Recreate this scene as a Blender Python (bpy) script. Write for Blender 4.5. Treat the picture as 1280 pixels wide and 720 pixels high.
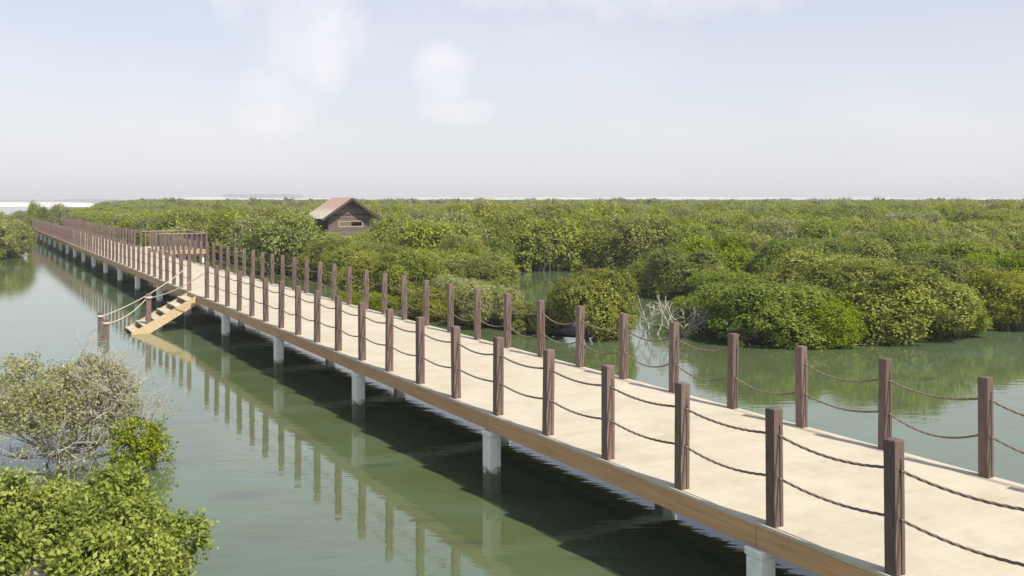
import bpy, math, random
import numpy as np
from mathutils import Vector, Matrix

S = bpy.context.scene
for o in list(bpy.data.objects):
    bpy.data.objects.remove(o)

# ------------------------------------------------------------------ camera
CAM_H = 4.18
cam_d = bpy.data.cameras.new('camera')
cam = bpy.data.objects.new('camera', cam_d)
S.collection.objects.link(cam)
S.camera = cam
cam.location = (0, 0, CAM_H)
cam.rotation_euler = (math.radians(90), 0, 0)
cam_d.sensor_width = 36
cam_d.lens = 33.75
cam_d.shift_y = -110 / 1280
cam_d.clip_start = 0.1
cam_d.clip_end = 20000

# deck frame: s runs along the boardwalk, t across it (both in metres)
PHI = math.atan(687 / 1200)
SN, CS = math.sin(PHI), math.cos(PHI)
def W(s, t, z=0.0):
    return Vector((-SN * s + CS * t, CS * s + SN * t, z))
DECK_RZ = PHI            # local +Y along the deck, local +X across it

# ------------------------------------------------------------------ sun, sky, exposure
SUN_EL = math.radians(50)
a_off = math.radians(9)
to_sun_h = Vector((SN * math.cos(a_off) + CS * math.sin(a_off), -CS * math.cos(a_off) + SN * math.sin(a_off), 0)).normalized()
to_sun = Vector((to_sun_h.x * math.cos(SUN_EL), to_sun_h.y * math.cos(SUN_EL), math.sin(SUN_EL)))
sd = bpy.data.lights.new('sun', 'SUN')
sd.energy = 5.0
sd.angle = math.radians(0.5)
sd.color = (1.0, 0.94, 0.84)
sun = bpy.data.objects.new('sun', sd)
S.collection.objects.link(sun)
sun.rotation_euler = to_sun.to_track_quat('Z', 'Y').to_euler()
sun.location = (0, 0, 60)

S.view_settings.view_transform = 'Standard'
S.view_settings.look = 'None'
S.view_settings.exposure = 0.2
S.view_settings.gamma = 1.0

world = bpy.data.worlds.new("World")
S.world = world
world.use_nodes = True
nt = world.node_tree
nt.nodes.clear()
def N(nt, typ, **kw):
    n = nt.nodes.new(typ)
    for k, v in kw.items():
        if k.startswith('i_'):
            n.inputs[k[2:]].default_value = v
        else:
            setattr(n, k, v)
    return n
def math_n(nt, op, a, b=None, clamp=False):
    n = nt.nodes.new('ShaderNodeMath'); n.operation = op; n.use_clamp = clamp
    for i, v in enumerate((a, b)):
        if v is None: continue
        if isinstance(v, (int, float)): n.inputs[i].default_value = v
        else: nt.links.new(v, n.inputs[i])
    return n.outputs[0]
sky = N(nt, 'ShaderNodeTexSky', sky_type='NISHITA', sun_disc=False)
sky.sun_elevation = SUN_EL
sky.sun_rotation = math.atan2(to_sun_h.x, to_sun_h.y)
sky.air_density = 1.0; sky.dust_density = 2.0; sky.ozone_density = 1.5
veil = N(nt, 'ShaderNodeMixRGB'); veil.inputs['Color2'].default_value = (6.9, 6.93, 7.35, 1)
nt.links.new(sky.outputs[0], veil.inputs['Color1'])
tc = N(nt, 'ShaderNodeTexCoord')
sep = N(nt, 'ShaderNodeSeparateXYZ')
nt.links.new(tc.outputs['Generated'], sep.inputs[0])
yy = math_n(nt, 'MAXIMUM', sep.outputs[1], 0.05)
U = math_n(nt, 'DIVIDE', sep.outputs[0], yy)
V = math_n(nt, 'DIVIDE', sep.outputs[2], yy)
cloudn = N(nt, 'ShaderNodeTexNoise'); cloudn.inputs['Scale'].default_value = 11.0; cloudn.inputs['Detail'].default_value = 9; cloudn.inputs['Roughness'].default_value = 0.6; cloudn.inputs['Distortion'].default_value = 0.4
nt.links.new(tc.outputs['Generated'], cloudn.inputs['Vector'])
def blob(u0, v0, ru, rv):
    du = math_n(nt, 'DIVIDE', math_n(nt, 'SUBTRACT', U, u0), ru)
    dv = math_n(nt, 'DIVIDE', math_n(nt, 'SUBTRACT', V, v0), rv)
    r2 = math_n(nt, 'ADD', math_n(nt, 'MULTIPLY', du, du), math_n(nt, 'MULTIPLY', dv, dv))
    return math_n(nt, 'SUBTRACT', 1.0, r2)
nt.links.new(math_n(nt, 'SUBTRACT', 0.80, math_n(nt, 'MULTIPLY', math_n(nt, 'MAXIMUM', sep.outputs[2], 0.0), 1.5), clamp=True), veil.inputs['Fac'])
bl = blob(-0.215, 0.175, 0.075, 0.075)
for args in ((-0.26, 0.235, 0.07, 0.06), (-0.25, 0.10, 0.05, 0.055), (-0.07, 0.13, 0.035, 0.045), (-0.06, 0.095, 0.045, 0.02), (0.10, 0.225, 0.2, 0.045)):
    bl = math_n(nt, 'MAXIMUM', bl, blob(*args))
nz = math_n(nt, 'MULTIPLY', math_n(nt, 'SUBTRACT', cloudn.outputs[0], 0.5), 3.4)
cl = math_n(nt, 'MULTIPLY', math_n(nt, 'ADD', bl, nz), 0.8, clamp=True)
wisp = N(nt, 'ShaderNodeTexNoise'); wisp.inputs['Scale'].default_value = 3.0; wisp.inputs['Detail'].default_value = 4
mp = N(nt, 'ShaderNodeMapping'); mp.inputs['Scale'].default_value = (1, 1, 3)
nt.links.new(tc.outputs['Generated'], mp.inputs[0]); nt.links.new(mp.outputs[0], wisp.inputs['Vector'])
w2 = math_n(nt, 'MULTIPLY', math_n(nt, 'SUBTRACT', wisp.outputs[0], 0.45), 2.2, clamp=True)
cf = math_n(nt, 'MAXIMUM', math_n(nt, 'MULTIPLY', cl, 0.55), math_n(nt, 'MULTIPLY', w2, 0.35))
cm = N(nt, 'ShaderNodeMixRGB'); cm.inputs['Color2'].default_value = (8.0, 7.5, 7.7, 1)
nt.links.new(cf, cm.inputs['Fac']); nt.links.new(veil.outputs[0], cm.inputs['Color1'])
bg = N(nt, 'ShaderNodeBackground'); bg.inputs['Strength'].default_value = 0.12
nt.links.new(cm.outputs[0], bg.inputs['Color'])
wo = N(nt, 'ShaderNodeOutputWorld')
nt.links.new(bg.outputs[0], wo.inputs['Surface'])

S.render.engine = 'CYCLES'
S.cycles.volume_step_rate = 4
S.cycles.max_bounces = 6
S.cycles.transparent_max_bounces = 8

# ------------------------------------------------------------------ helpers
def link(o):
    S.collection.objects.link(o); return o
def tag(o, label=None, cat=None, group=None, kind=None):
    if label: o['label'] = label
    if cat: o['category'] = cat
    if group: o['group'] = group
    if kind: o['kind'] = kind
    return o
def empty(name, loc=(0, 0, 0), rz=0.0, label=None, cat=None, group=None):
    o = bpy.data.objects.new(name, None); o.empty_display_size = 0.2
    o.location = loc; o.rotation_euler = (0, 0, rz); link(o)
    return tag(o, label, cat, group)
def inst(name, mesh, parent=None, loc=(0, 0, 0), rot=(0, 0, 0), scale=(1, 1, 1)):
    o = bpy.data.objects.new(name, mesh); o.parent = parent
    o.location = loc; o.rotation_euler = rot; o.scale = scale
    return link(o)

class MB:
    """collects plain geometry for ONE mesh"""
    def __init__(self): self.v = []; self.f = []; self.m = []; self.smooth = []
    def add(self, vs, fs, mat=0, smooth=False, M=None):
        b = len(self.v)
        for p in vs: self.v.append(tuple(M @ Vector(p)) if M else tuple(p))
        for f in fs: self.f.append([b + i for i in f]); self.m.append(mat); self.smooth.append(smooth)
    def box(self, x0, x1, y0, y1, z0, z1, mat=0, M=None, c=0.0):
        if c <= 0:
            vs = [(x, y, z) for z in (z0, z1) for x, y in ((x0, y0), (x1, y0), (x1, y1), (x0, y1))]
            fs = [(0, 3, 2, 1), (4, 5, 6, 7), (0, 1, 5, 4), (1, 2, 6, 5), (2, 3, 7, 6), (3, 0, 4, 7)]
            self.add(vs, fs, mat, False, M); return
        # chamfer every edge
        X = (x0, x1); Y = (y0, y1); Z = (z0, z1)
        vs = []; idx = {}
        for i in (0, 1):
            for j in (0, 1):
                for k in (0, 1):
                    sx, sy, sz = (1, -1)[i], (1, -1)[j], (1, -1)[k]
                    for ax in range(3):
                        p = [X[i] + sx * c, Y[j] + sy * c, Z[k] + sz * c]
                        p[ax] = (X[i], Y[j], Z[k])[ax]
                        idx[(i, j, k, ax)] = len(vs); vs.append(tuple(p))
        fs = []
        q = [(0, 0), (1, 0), (1, 1), (0, 1)]
        for ax in range(3):
            for s in (0, 1):
                f = []
                for a, b in q:
                    t = [a, b]; t.insert(ax, s); f.append(idx[(t[0], t[1], t[2], ax)])
                if (s == 0) != (ax == 1): f = f[::-1]
                fs.append(f)
        for ax in range(3):            # edges parallel to ax
            o1, o2 = [a for a in range(3) if a != ax]
            for a, b in q:
                def key(e, axx):
                    t = [0, 0, 0]; t[ax] = e; t[o1] = a; t[o2] = b
                    return idx[(t[0], t[1], t[2], axx)]
                fs.append([key(0, o1), key(1, o1), key(1, o2), key(0, o2)])
        for i in (0, 1):
            for j in (0, 1):
                for k in (0, 1): fs.append([idx[(i, j, k, 0)], idx[(i, j, k, 1)], idx[(i, j, k, 2)]])
        self.add(vs, fs, mat, False, M)
    def prism(self, poly, z0, z1, mat=0, caps=True, M=None):
        n = len(poly)
        vs = [(x, y, z0) for x, y in poly] + [(x, y, z1) for x, y in poly]
        fs = [(i, (i + 1) % n, n + (i + 1) % n, n + i) for i in range(n)]
        if caps: fs += [tuple(range(n))[::-1], tuple(range(n, 2 * n))]
        self.add(vs, fs, mat, False, M)
    def tube(self, pts, rad, sides=6, mat=0, caps=True, smooth=True, lobes=0, twist=0.0):
        pts = [Vector(p) for p in pts]; n = len(pts)
        if not hasattr(rad, '__len__'): rad = [rad] * n
        vs = []; fs = []
        up = Vector((0, 0, 1)); prev = None
        for i, p in enumerate(pts):
            d = (pts[min(i + 1, n - 1)] - pts[max(i - 1, 0)]).normalized()
            if prev is None:
                a = d.cross(up)
                if a.length < 1e-3: a = d.cross(Vector((1, 0, 0)))
            else: a = prev - d * prev.dot(d)
            a.normalize(); prev = a; b = d.cross(a)
            for k in range(sides):
                an = 2 * math.pi * k / sides
                r = rad[i]
                if lobes: r *= 1 + 0.22 * math.cos(lobes * an); an += twist * i
                vs.append(p + a * (r * math.cos(an)) + b * (r * math.sin(an)))
        for i in range(n - 1):
            for k in range(sides):
                k2 = (k + 1) % sides
                fs.append((i * sides + k, i * sides + k2, (i + 1) * sides + k2, (i + 1) * sides + k))
        self.add(vs, fs, mat, smooth)
        if caps:
            b = len(self.v) - len(vs)
            self.f.append([b + k for k in range(sides)][::-1]); self.m.append(mat); self.smooth.append(False)
            self.f.append([b + (n - 1) * sides + k for k in range(sides)]); self.m.append(mat); self.smooth.append(False)
    def mesh(self, name, mats):
        me = bpy.data.meshes.new(name)
        me.from_pydata(self.v, [], self.f)
        for m in (mats if isinstance(mats, (list, tuple)) else [mats]): me.materials.append(m)
        me.polygons.foreach_set('material_index', self.m)
        me.polygons.foreach_set('use_smooth', self.smooth)
        me.update(); 
        import bmesh
        bm = bmesh.new(); bm.from_mesh(me); bmesh.ops.recalc_face_normals(bm, faces=bm.faces); bm.to_mesh(me); bm.free()
        return me
    def obj(self, name, mats, parent=None, loc=(0, 0, 0), rot=(0, 0, 0)):
        return inst(name, self.mesh(name, mats), parent, loc, rot)

def np_mesh(name, verts, faces, mat, tint=None):
    """fast mesh from numpy arrays; faces (n,3) or (n,4)"""
    me = bpy.data.meshes.new(name)
    nv, (nf, k) = len(verts), faces.shape
    me.vertices.add(nv); me.vertices.foreach_set('co', np.ascontiguousarray(verts, dtype=np.float32).ravel())
    me.loops.add(nf * k); me.loops.foreach_set('vertex_index', np.ascontiguousarray(faces, dtype=np.int32).ravel())
    me.polygons.add(nf); me.polygons.foreach_set('loop_start', np.arange(0, nf * k, k, dtype=np.int32))
    if tint is not None:
        a = me.attributes.new('tint', 'FLOAT', 'POINT'); a.data.foreach_set('value', np.ascontiguousarray(tint, dtype=np.float32))
    me.materials.append(mat); me.update(calc_edges=True)
    return me

# ------------------------------------------------------------------ materials
def mat(name):
    m = bpy.data.materials.new(name); m.use_nodes = True
    nt = m.node_tree; b = nt.nodes['Principled BSDF']; return m, nt, b
def ramp(nt, fac, stops):
    r = nt.nodes.new('ShaderNodeValToRGB')
    while len(r.color_ramp.elements) < len(stops): r.color_ramp.elements.new(0.5)
    for e, (p, c) in zip(r.color_ramp.elements, stops): e.position = p; e.color = (*c, 1)
    nt.links.new(fac, r.inputs[0]); return r.outputs[0]
def noise(nt, scale, detail=4, coord='Object', stretch=None, rough=0.5):
    t = nt.nodes.new('ShaderNodeTexCoord'); n = nt.nodes.new('ShaderNodeTexNoise')
    n.inputs['Scale'].default_value = scale; n.inputs['Detail'].default_value = detail; n.inputs['Roughness'].default_value = rough
    src = t.outputs[coord]
    if stretch:
        mp = nt.nodes.new('ShaderNodeMapping'); mp.inputs['Scale'].default_value = stretch
        nt.links.new(src, mp.inputs[0]); src = mp.outputs[0]
    nt.links.new(src, n.inputs['Vector']); return n.outputs[0]
def bump(nt, b, h, strength=0.3, dist=0.01):
    n = nt.nodes.new('ShaderNodeBump'); n.inputs['Strength'].default_value = strength; n.inputs['Distance'].default_value = dist
    nt.links.new(h, n.inputs['Height']); nt.links.new(n.outputs[0], b.inputs['Normal']); return n

def simple(name, c1, c2, scale=8, rough=0.7, bs=0.2, bd=0.004, stretch=None, detail=5, rnd=0.0):
    m, nt, b = mat(name)
    n = noise(nt, scale, detail, 'Object', stretch)
    col = ramp(nt, n, [(0.3, c1), (0.7, c2)])
    if rnd:
        oi = nt.nodes.new('ShaderNodeObjectInfo'); h = nt.nodes.new('ShaderNodeHueSaturation')
        nt.links.new(math_n(nt, 'ADD', math_n(nt, 'MULTIPLY', oi.outputs['Random'], rnd), 1 - rnd / 2), h.inputs['Value'])
        nt.links.new(col, h.inputs['Color']); col = h.outputs[0]
    nt.links.new(col, b.inputs['Base Color'])
    b.inputs['Roughness'].default_value = rough
    bump(nt, b, n, bs, bd)
    return m

M_post = simple('post_brown', (0.090, 0.056, 0.045), (0.18, 0.122, 0.103), 5, 0.5, 0.15, 0.002, (12, 12, 1.2), rnd=0.35)
M_hole = simple('hole_dark', (0.012, 0.010, 0.009), (0.02, 0.016, 0.014), 8, 0.8)
M_rope = simple('rope_grey', (0.13, 0.10, 0.07), (0.24, 0.19, 0.14), 60, 0.9, 0.4, 0.003)
M_rope2 = simple('rope_pale', (0.42, 0.38, 0.30), (0.58, 0.53, 0.44), 60, 0.9, 0.4, 0.003)
M_fascia = simple('fascia_wood', (0.42, 0.235, 0.11), (0.56, 0.33, 0.165), 3, 0.6, 0.15, 0.002, (6, 0.5, 10), rnd=0.2)
M_stairw = simple('stair_wood', (0.44, 0.32, 0.17), (0.56, 0.43, 0.26), 3, 0.6, 0.2, 0.002, (5, 5, 5), rnd=0.15)
M_joist = simple('joist_wood', (0.045, 0.035, 0.025), (0.085, 0.065, 0.05), 4, 0.8)
M_hutw = simple('hut_wood', (0.11, 0.085, 0.07), (0.19, 0.15, 0.125), 4, 0.8, 0.3, 0.004, (0.6, 3, 8), rnd=0.3)
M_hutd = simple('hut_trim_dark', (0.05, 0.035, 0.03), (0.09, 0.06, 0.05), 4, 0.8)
M_hutt = simple('hut_trim_tan', (0.27, 0.225, 0.165), (0.36, 0.31, 0.235), 4, 0.8)
M_bark = simple('bark', (0.10, 0.085, 0.07), (0.22, 0.19, 0.16), 12, 0.9, 0.5, 0.01, (3, 3, 1))
M_pale_bark = simple('bark_pale', (0.34, 0.31, 0.26), (0.54, 0.51, 0.45), 14, 0.9, 0.5, 0.006, (3, 3, 1))
M_mud = simple('mud', (0.045, 0.040, 0.025), (0.09, 0.08, 0.055), 0.6, 0.75, 0.4, 0.05)
M_sand = simple('sand', (0.72, 0.67, 0.56), (0.84, 0.80, 0.70), 0.01, 0.9, 0.1, 0.5)
M_ridge = simple('far_ridge', (0.035, 0.045, 0.035), (0.07, 0.08, 0.06), 0.02, 0.95, 0.1, 1)

# roof: sun-faded boards, pinker towards the ridge
m, nt_, b = mat('roof_boards'); M_roof = m
n1 = noise(nt_, 3.0, 5, 'Object', (1, 6, 1))
col = ramp(nt_, n1, [(0.3, (0.36, 0.235, 0.19)), (0.7, (0.50, 0.35, 0.285))])
col2 = ramp(nt_, noise(nt_, 2.0, 4), [(0.3, (0.45, 0.41, 0.32)), (0.7, (0.58, 0.53, 0.42))])
mx = nt_.nodes.new('ShaderNodeMixRGB'); t_ = nt_.nodes.new('ShaderNodeTexCoord'); sp_ = nt_.nodes.new('ShaderNodeSeparateXYZ')
nt_.links.new(t_.outputs['Object'], sp_.inputs[0])
mr = nt_.nodes.new('ShaderNodeMapRange'); mr.inputs['From Min'].default_value = 3.45; mr.inputs['From Max'].default_value = 3.85
nt_.links.new(math_n(nt_, 'ADD', sp_.outputs[2], math_n(nt_, 'MULTIPLY', n1, 0.3)), mr.inputs['Value'])
nt_.links.new(mr.outputs[0], mx.inputs['Fac']); nt_.links.new(col2, mx.inputs['Color1']); nt_.links.new(col, mx.inputs['Color2'])
nt_.links.new(mx.outputs[0], b.inputs['Base Color']); b.inputs['Roughness'].default_value = 0.85
bump(nt_, b, n1, 0.3, 0.01)

# concrete pile: pale, with a wet algae band at the waterline
m, nt_, b = mat('pile_concrete'); M_pile = m
n1 = noise(nt_, 9, 6)
col = ramp(nt_, n1, [(0.3, (0.66, 0.68, 0.64)), (0.7, (0.82, 0.83, 0.79))])
dk = nt_.nodes.new('ShaderNodeMixRGB'); dk.inputs['Color2'].default_value = (0.10, 0.11, 0.07, 1)
t_ = nt_.nodes.new('ShaderNodeNewGeometry'); sp_ = nt_.nodes.new('ShaderNodeSeparateXYZ'); nt_.links.new(t_.outputs['Position'], sp_.inputs[0])
mr = nt_.nodes.new('ShaderNodeMapRange'); mr.inputs['From Min'].default_value = 0.20; mr.inputs['From Max'].default_value = 0.12
nt_.links.new(math_n(nt_, 'SUBTRACT', sp_.outputs[2], math_n(nt_, 'MULTIPLY', n1, 0.34)), mr.inputs['Value'])
nt_.links.new(mr.outputs[0], dk.inputs['Fac']); nt_.links.new(col, dk.inputs['Color1'])
nt_.links.new(dk.outputs[0], b.inputs['Base Color']); b.inputs['Roughness'].default_value = 0.7
bump(nt_, b, n1, 0.2, 0.004)

# deck: pale boards laid across, faint seams, dust
m, nt_, b = mat('deck_boards'); M_deck = m
t_ = nt_.nodes.new('ShaderNodeTexCoord'); sp_ = nt_.nodes.new('ShaderNodeSeparateXYZ'); nt_.links.new(t_.outputs['Object'], sp_.inputs[0])
q = math_n(nt_, 'DIVIDE', sp_.outputs[1], 0.15)
fr = math_n(nt_, 'FRACT', q)
seam = math_n(nt_, 'LESS_THAN', fr, 0.045)
fl = math_n(nt_, 'FLOOR', q)
wn = nt_.nodes.new('ShaderNodeTexWhiteNoise'); wn.noise_dimensions = '1D'; nt_.links.new(fl, wn.inputs['W'])
big = noise(nt_, 0.9, 5)
grain = noise(nt_, 5, 5, 'Object', (1.2, 12, 1))
fac = math_n(nt_, 'ADD', math_n(nt_, 'MULTIPLY', wn.outputs['Value'], 0.10), math_n(nt_, 'ADD', math_n(nt_, 'MULTIPLY', big, 0.6), math_n(nt_, 'MULTIPLY', grain, 0.16)))
col = ramp(nt_, fac, [(0.3, (0.50, 0.435, 0.32)), (0.55, (0.56, 0.50, 0.385)), (0.8, (0.59, 0.54, 0.43))])
ms = nt_.nodes.new('ShaderNodeMixRGB'); ms.inputs['Color2'].default_value = (0.30, 0.25, 0.19, 1)
nt_.links.new(math_n(nt_, 'MULTIPLY', seam, 0.20), ms.inputs['Fac']); nt_.links.new(col, ms.inputs['Color1'])
st1 = ramp(nt_, noise(nt_, 2.3, 7, 'Object', None, 0.7), [(0.36, (0.80, 0.77, 0.72)), (0.52, (1.0, 1.0, 1.0))])
mst = nt_.nodes.new('ShaderNodeMixRGB'); mst.blend_type = 'MULTIPLY'; mst.inputs['Fac'].default_value = 0.55
nt_.links.new(ms.outputs[0], mst.inputs['Color1']); nt_.links.new(st1, mst.inputs['Color2'])
nt_.links.new(mst.outputs[0], b.inputs['Base Color']); b.inputs['Roughness'].default_value = 0.75
bump(nt_, b, math_n(nt_, 'SUBTRACT', math_n(nt_, 'MULTIPLY', grain, 0.2), seam), 0.25, 0.003)

# water: murky green body, mirror-like calm surface
m, nt_, b = mat('lagoon_water'); M_water = m
n1 = noise(nt_, 0.09, 4, 'Object'); n2 = noise(nt_, 0.55, 5, 'Object', (1.0, 2.2, 1))
mixn = math_n(nt_, 'ADD', math_n(nt_, 'MULTIPLY', n1, 0.65), math_n(nt_, 'MULTIPLY', n2, 0.35))
col = ramp(nt_, mixn, [(0.32, (0.085, 0.103, 0.032)), (0.5, (0.100, 0.136, 0.060)), (0.66, (0.112, 0.170, 0.110))])
# shoal patches on the bed
n3 = noise(nt_, 0.75, 3, 'Object', (0.8, 2.4, 1))
pt = nt_.nodes.new('ShaderNodeMapRange'); pt.inputs['From Min'].default_value = 0.60; pt.inputs['From Max'].default_value = 0.69
nt_.links.new(n3, pt.inputs['Value'])
mm = nt_.nodes.new('ShaderNodeMixRGB'); mm.inputs['Color2'].default_value = (0.07, 0.085, 0.05, 1)
nt_.links.new(math_n(nt_, 'MULTIPLY', pt.outputs[0], 0.7), mm.inputs['Fac']); nt_.links.new(col, mm.inputs['Color1'])
nt_.links.new(mm.outputs[0], b.inputs['Base Color'])
b.inputs['Roughness'].default_value = 0.02; b.inputs['IOR'].default_value = 2.15
w1 = noise(nt_, 1.6, 3, 'Object', (1, 2.5, 1)); w2_ = noise(nt_, 9, 2, 'Object', (1, 2, 1))
bump(nt_, b, math_n(nt_, 'ADD', w1, math_n(nt_, 'MULTIPLY', w2_, 0.12)), 0.10, 0.03)

def foliage_mat(name, dark, mid, light, var=0.28):
    m, nt, b = mat(name)
    at = nt.nodes.new('ShaderNodeAttribute'); at.attribute_name = 'tint'
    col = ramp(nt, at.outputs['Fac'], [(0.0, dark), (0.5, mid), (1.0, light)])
    oi = nt.nodes.new('ShaderNodeObjectInfo')
    h = nt.nodes.new('ShaderNodeHueSaturation')
    nt.links.new(math_n(nt, 'ADD', math_n(nt, 'MULTIPLY', oi.outputs['Random'], -0.026), 0.509), h.inputs['Hue'])
    r2 = math_n(nt, 'FRACT', math_n(nt, 'MULTIPLY', oi.outputs['Random'], 7.31))
    nt.links.new(math_n(nt, 'ADD', math_n(nt, 'MULTIPLY', r2, var), 1 - var / 2), h.inputs['Value'])
    r3 = math_n(nt, 'FRACT', math_n(nt, 'MULTIPLY', oi.outputs['Random'], 13.7))
    nt.links.new(math_n(nt, 'ADD', math_n(nt, 'MULTIPLY', r3, 0.25), 0.92), h.inputs['Saturation'])
    nt.links.new(col, h.inputs['Color'])
    nt.links.new(h.outputs[0], b.inputs['Base Color'])
    b.inputs['Roughness'].default_value = 0.5; b.inputs['Specular IOR Level'].default_value = 0.35
    tr = nt.nodes.new('ShaderNodeBsdfTranslucent'); nt.links.new(h.outputs[0], tr.inputs['Color'])
    mx = nt.nodes.new('ShaderNodeMixShader'); mx.inputs[0].default_value = 0.4
    out = nt.nodes['Material Output']
    nt.links.new(b.outputs[0], mx.inputs[1]); nt.links.new(tr.outputs[0], mx.inputs[2]); nt.links.new(mx.outputs[0], out.inputs['Surface'])
    return m
M_lf_bright = foliage_mat('leaf_bright', (0.10, 0.14, 0.016), (0.255, 0.315, 0.032), (0.38, 0.42, 0.06))
M_lf_olive = foliage_mat('leaf_olive', (0.10, 0.13, 0.020), (0.255, 0.29, 0.05), (0.39, 0.41, 0.09))
M_lf_grey = foliage_mat('leaf_grey', (0.15, 0.175, 0.045), (0.28, 0.305, 0.095), (0.41, 0.43, 0.17))

M_lf_near = foliage_mat('leaf_near', (0.12, 0.16, 0.017), (0.33, 0.385, 0.035), (0.54, 0.57, 0.11))
M_lf_pale = foliage_mat('leaf_pale', (0.17, 0.19, 0.07), (0.33, 0.34, 0.15), (0.52, 0.51, 0.32))
M_twig = simple('twig_grey', (0.26, 0.23, 0.19), (0.48, 0.45, 0.40), 9, 0.9, 0.4, 0.004)

# ------------------------------------------------------------------ setting: water, mud, sand, far ridges, haze
def grid_sheet(name, outline, z, mat_, label=None):
    mb = MB(); mb.add([(x, y, z) for x, y in outline], [tuple(range(len(outline)))])
    o = mb.obj(name, mat_); tag(o, kind='structure'); return o
rs = random.Random(3)
grid_sheet('water', [(-6000, -300), (6000, -300), (6000, 6500), (-6000, 6500)], 0.0, M_water)
tag(bpy.data.objects['water'], 'calm murky green lagoon water under and around the boardwalk')

def wob(pts, n=5, amp=0.35):
    out = []
    for i in range(len(pts) - 1):
        a, b_ = Vector(pts[i]), Vector(pts[i + 1])
        for k in range(n):
            p = a.lerp(b_, k / n); L = (b_ - a).length
            if L < 60: p += Vector((rs.uniform(-amp, amp), rs.uniform(-amp, amp)))
            out.append((p.x, p.y))
    return out
def W2(s, t):
    p = W(s, t); return (p.x, p.y)
shore = [(120, 42), (60, 40), (26, 35), (16.5, 32.6), (12.4, 28.6), (9.4, 27.4), (7.4, 27.2), (6.2, 29.2), (6.2, 34), (11, 43.5), (16, 48), (14, 56), (4, 58), (-6, 55), (-9, 49), W2(44, 15.5), W2(60, 16.5), W2(80, 14.5), W2(116, 13.2)]
right_bank = wob(shore) + [W2(118, 12), (-300, 640), (-5000, 5900), (5000, 5900), (5000, 42)]
grid_sheet('mudflat', right_bank, 0.03, M_mud)
tag(bpy.data.objects['mudflat'], 'dark tidal mud beneath the mangrove forest')
left_bank = wob([W2(122, 3.2), W2(84, 3.2), (-38.5, 66), (-60, 60), (-120, 60)], 6) + [(-4500, 60), (-4500, 560), W2(300, 3.2)]
grid_sheet('muddy_bank', left_bank, 0.03, M_mud)
mb_isle = wob([(-0.8, 31.2), (2.2, 29.2), (3.4, 29.8), (3.4, 32.5), (1.5, 36.5), (-2, 40.5), (-7.5, 42), (-8.8, 40), (-5.4, 35.5), (-0.8, 31.2)], 4, 0.2)
grid_sheet('mud_island', mb_isle, 0.03, M_mud)
sandpoly = [(-5000, 600), (-700, 540), (-235, 560), (-345, 830), (-660, 1500), (-1150, 2440), (-5000, 2440)]
grid_sheet('sand_flat', sandpoly, 0.06, M_sand)

def ridge(name, pts, heights, depth, mat_, label):
    mb = MB(); n = len(pts); vs = []; fs = []
    for (x, y), h in zip(pts, heights):
        vs += [(x, y, 0.0), (x, y + depth * 0.25, h * 0.8), (x, y + depth * 0.5, h), (x, y + depth, 0.0)]
    for i in range(n - 1):
        for k in range(3): fs.append((i * 4 + k, (i + 1) * 4 + k, (i + 1) * 4 + k + 1, i * 4 + k + 1))
    mb.add(vs, fs, 0, True); o = mb.obj(name, mat_); tag(o, label, kind='structure'); return o
xs = np.linspace(-830, 2600, 240)
hs = [9.6 + 1.1 * math.sin(x * 0.0041) + 1.6 * math.sin(x * 0.017 + 1) * math.sin(x * 0.006) + rs.uniform(-.9, .9) for x in xs]
ridge('sand_dunes', [(x, 2200 + 60 * math.sin(x * 0.002)) for x in xs], hs, 240, M_sand, 'pale low dunes along the horizon')
xs = np.linspace(-2600 * 0.31, -2600 * 0.223, 60)
hs = [(10 + 10.5 * min(1, 7 * math.sin(math.pi * (i + 0.5) / 60) ** 0.9)) + rs.uniform(-1.5, 1.2) for i in range(60)]
ridge('distant_hill', [(x, 2600) for x in xs], [h if 1 < i < 58 else 4 for i, h in enumerate(hs)], 160, M_ridge, 'low grey green rise on the horizon left of the hut')
# far tree line beyond the sand flat
xs = np.linspace(-1900, -850, 120)
hs = [5.5 + 2 * math.sin(x * 0.021) + rs.uniform(-1.2, 1.2) for x in xs]
ridge('far_shore', [(x, 2500) for x in xs], hs, 90, M_ridge, 'thin dark tree line beyond the pale sand flat')

hz = MB(); hz.box(-5500, 5500, -150, 5600, -1.0, 34)
m_h = bpy.data.materials.new('haze_air'); m_h.use_nodes = True; nt_ = m_h.node_tree; nt_.nodes.clear()
pv = nt_.nodes.new('ShaderNodeVolumePrincipled'); pv.inputs['Color'].default_value = (0.97, 0.98, 1.0, 1); pv.inputs['Density'].default_value = 0.0006
pv.inputs['Anisotropy'].default_value = 0.0
oo = nt_.nodes.new('ShaderNodeOutputMaterial'); nt_.links.new(pv.outputs[0], oo.inputs['Volume'])
HAZE = True
if HAZE:
    o = hz.obj('haze', m_h); tag(o, 'thin pale haze in the air', kind='stuff')

# ------------------------------------------------------------------ boardwalk
DZ = 1.14; TL, TR = 6.50, 9.84; S0, S1 = 0.0, 117.0; PITCH = 1.333
PL, PR = TL + 0.085, TR - 0.085
bw = empty('boardwalk', W(S0, 0), DECK_RZ, 'long straight raised boardwalk with pale deck, tan edge boards and white piles', 'boardwalk')
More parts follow.
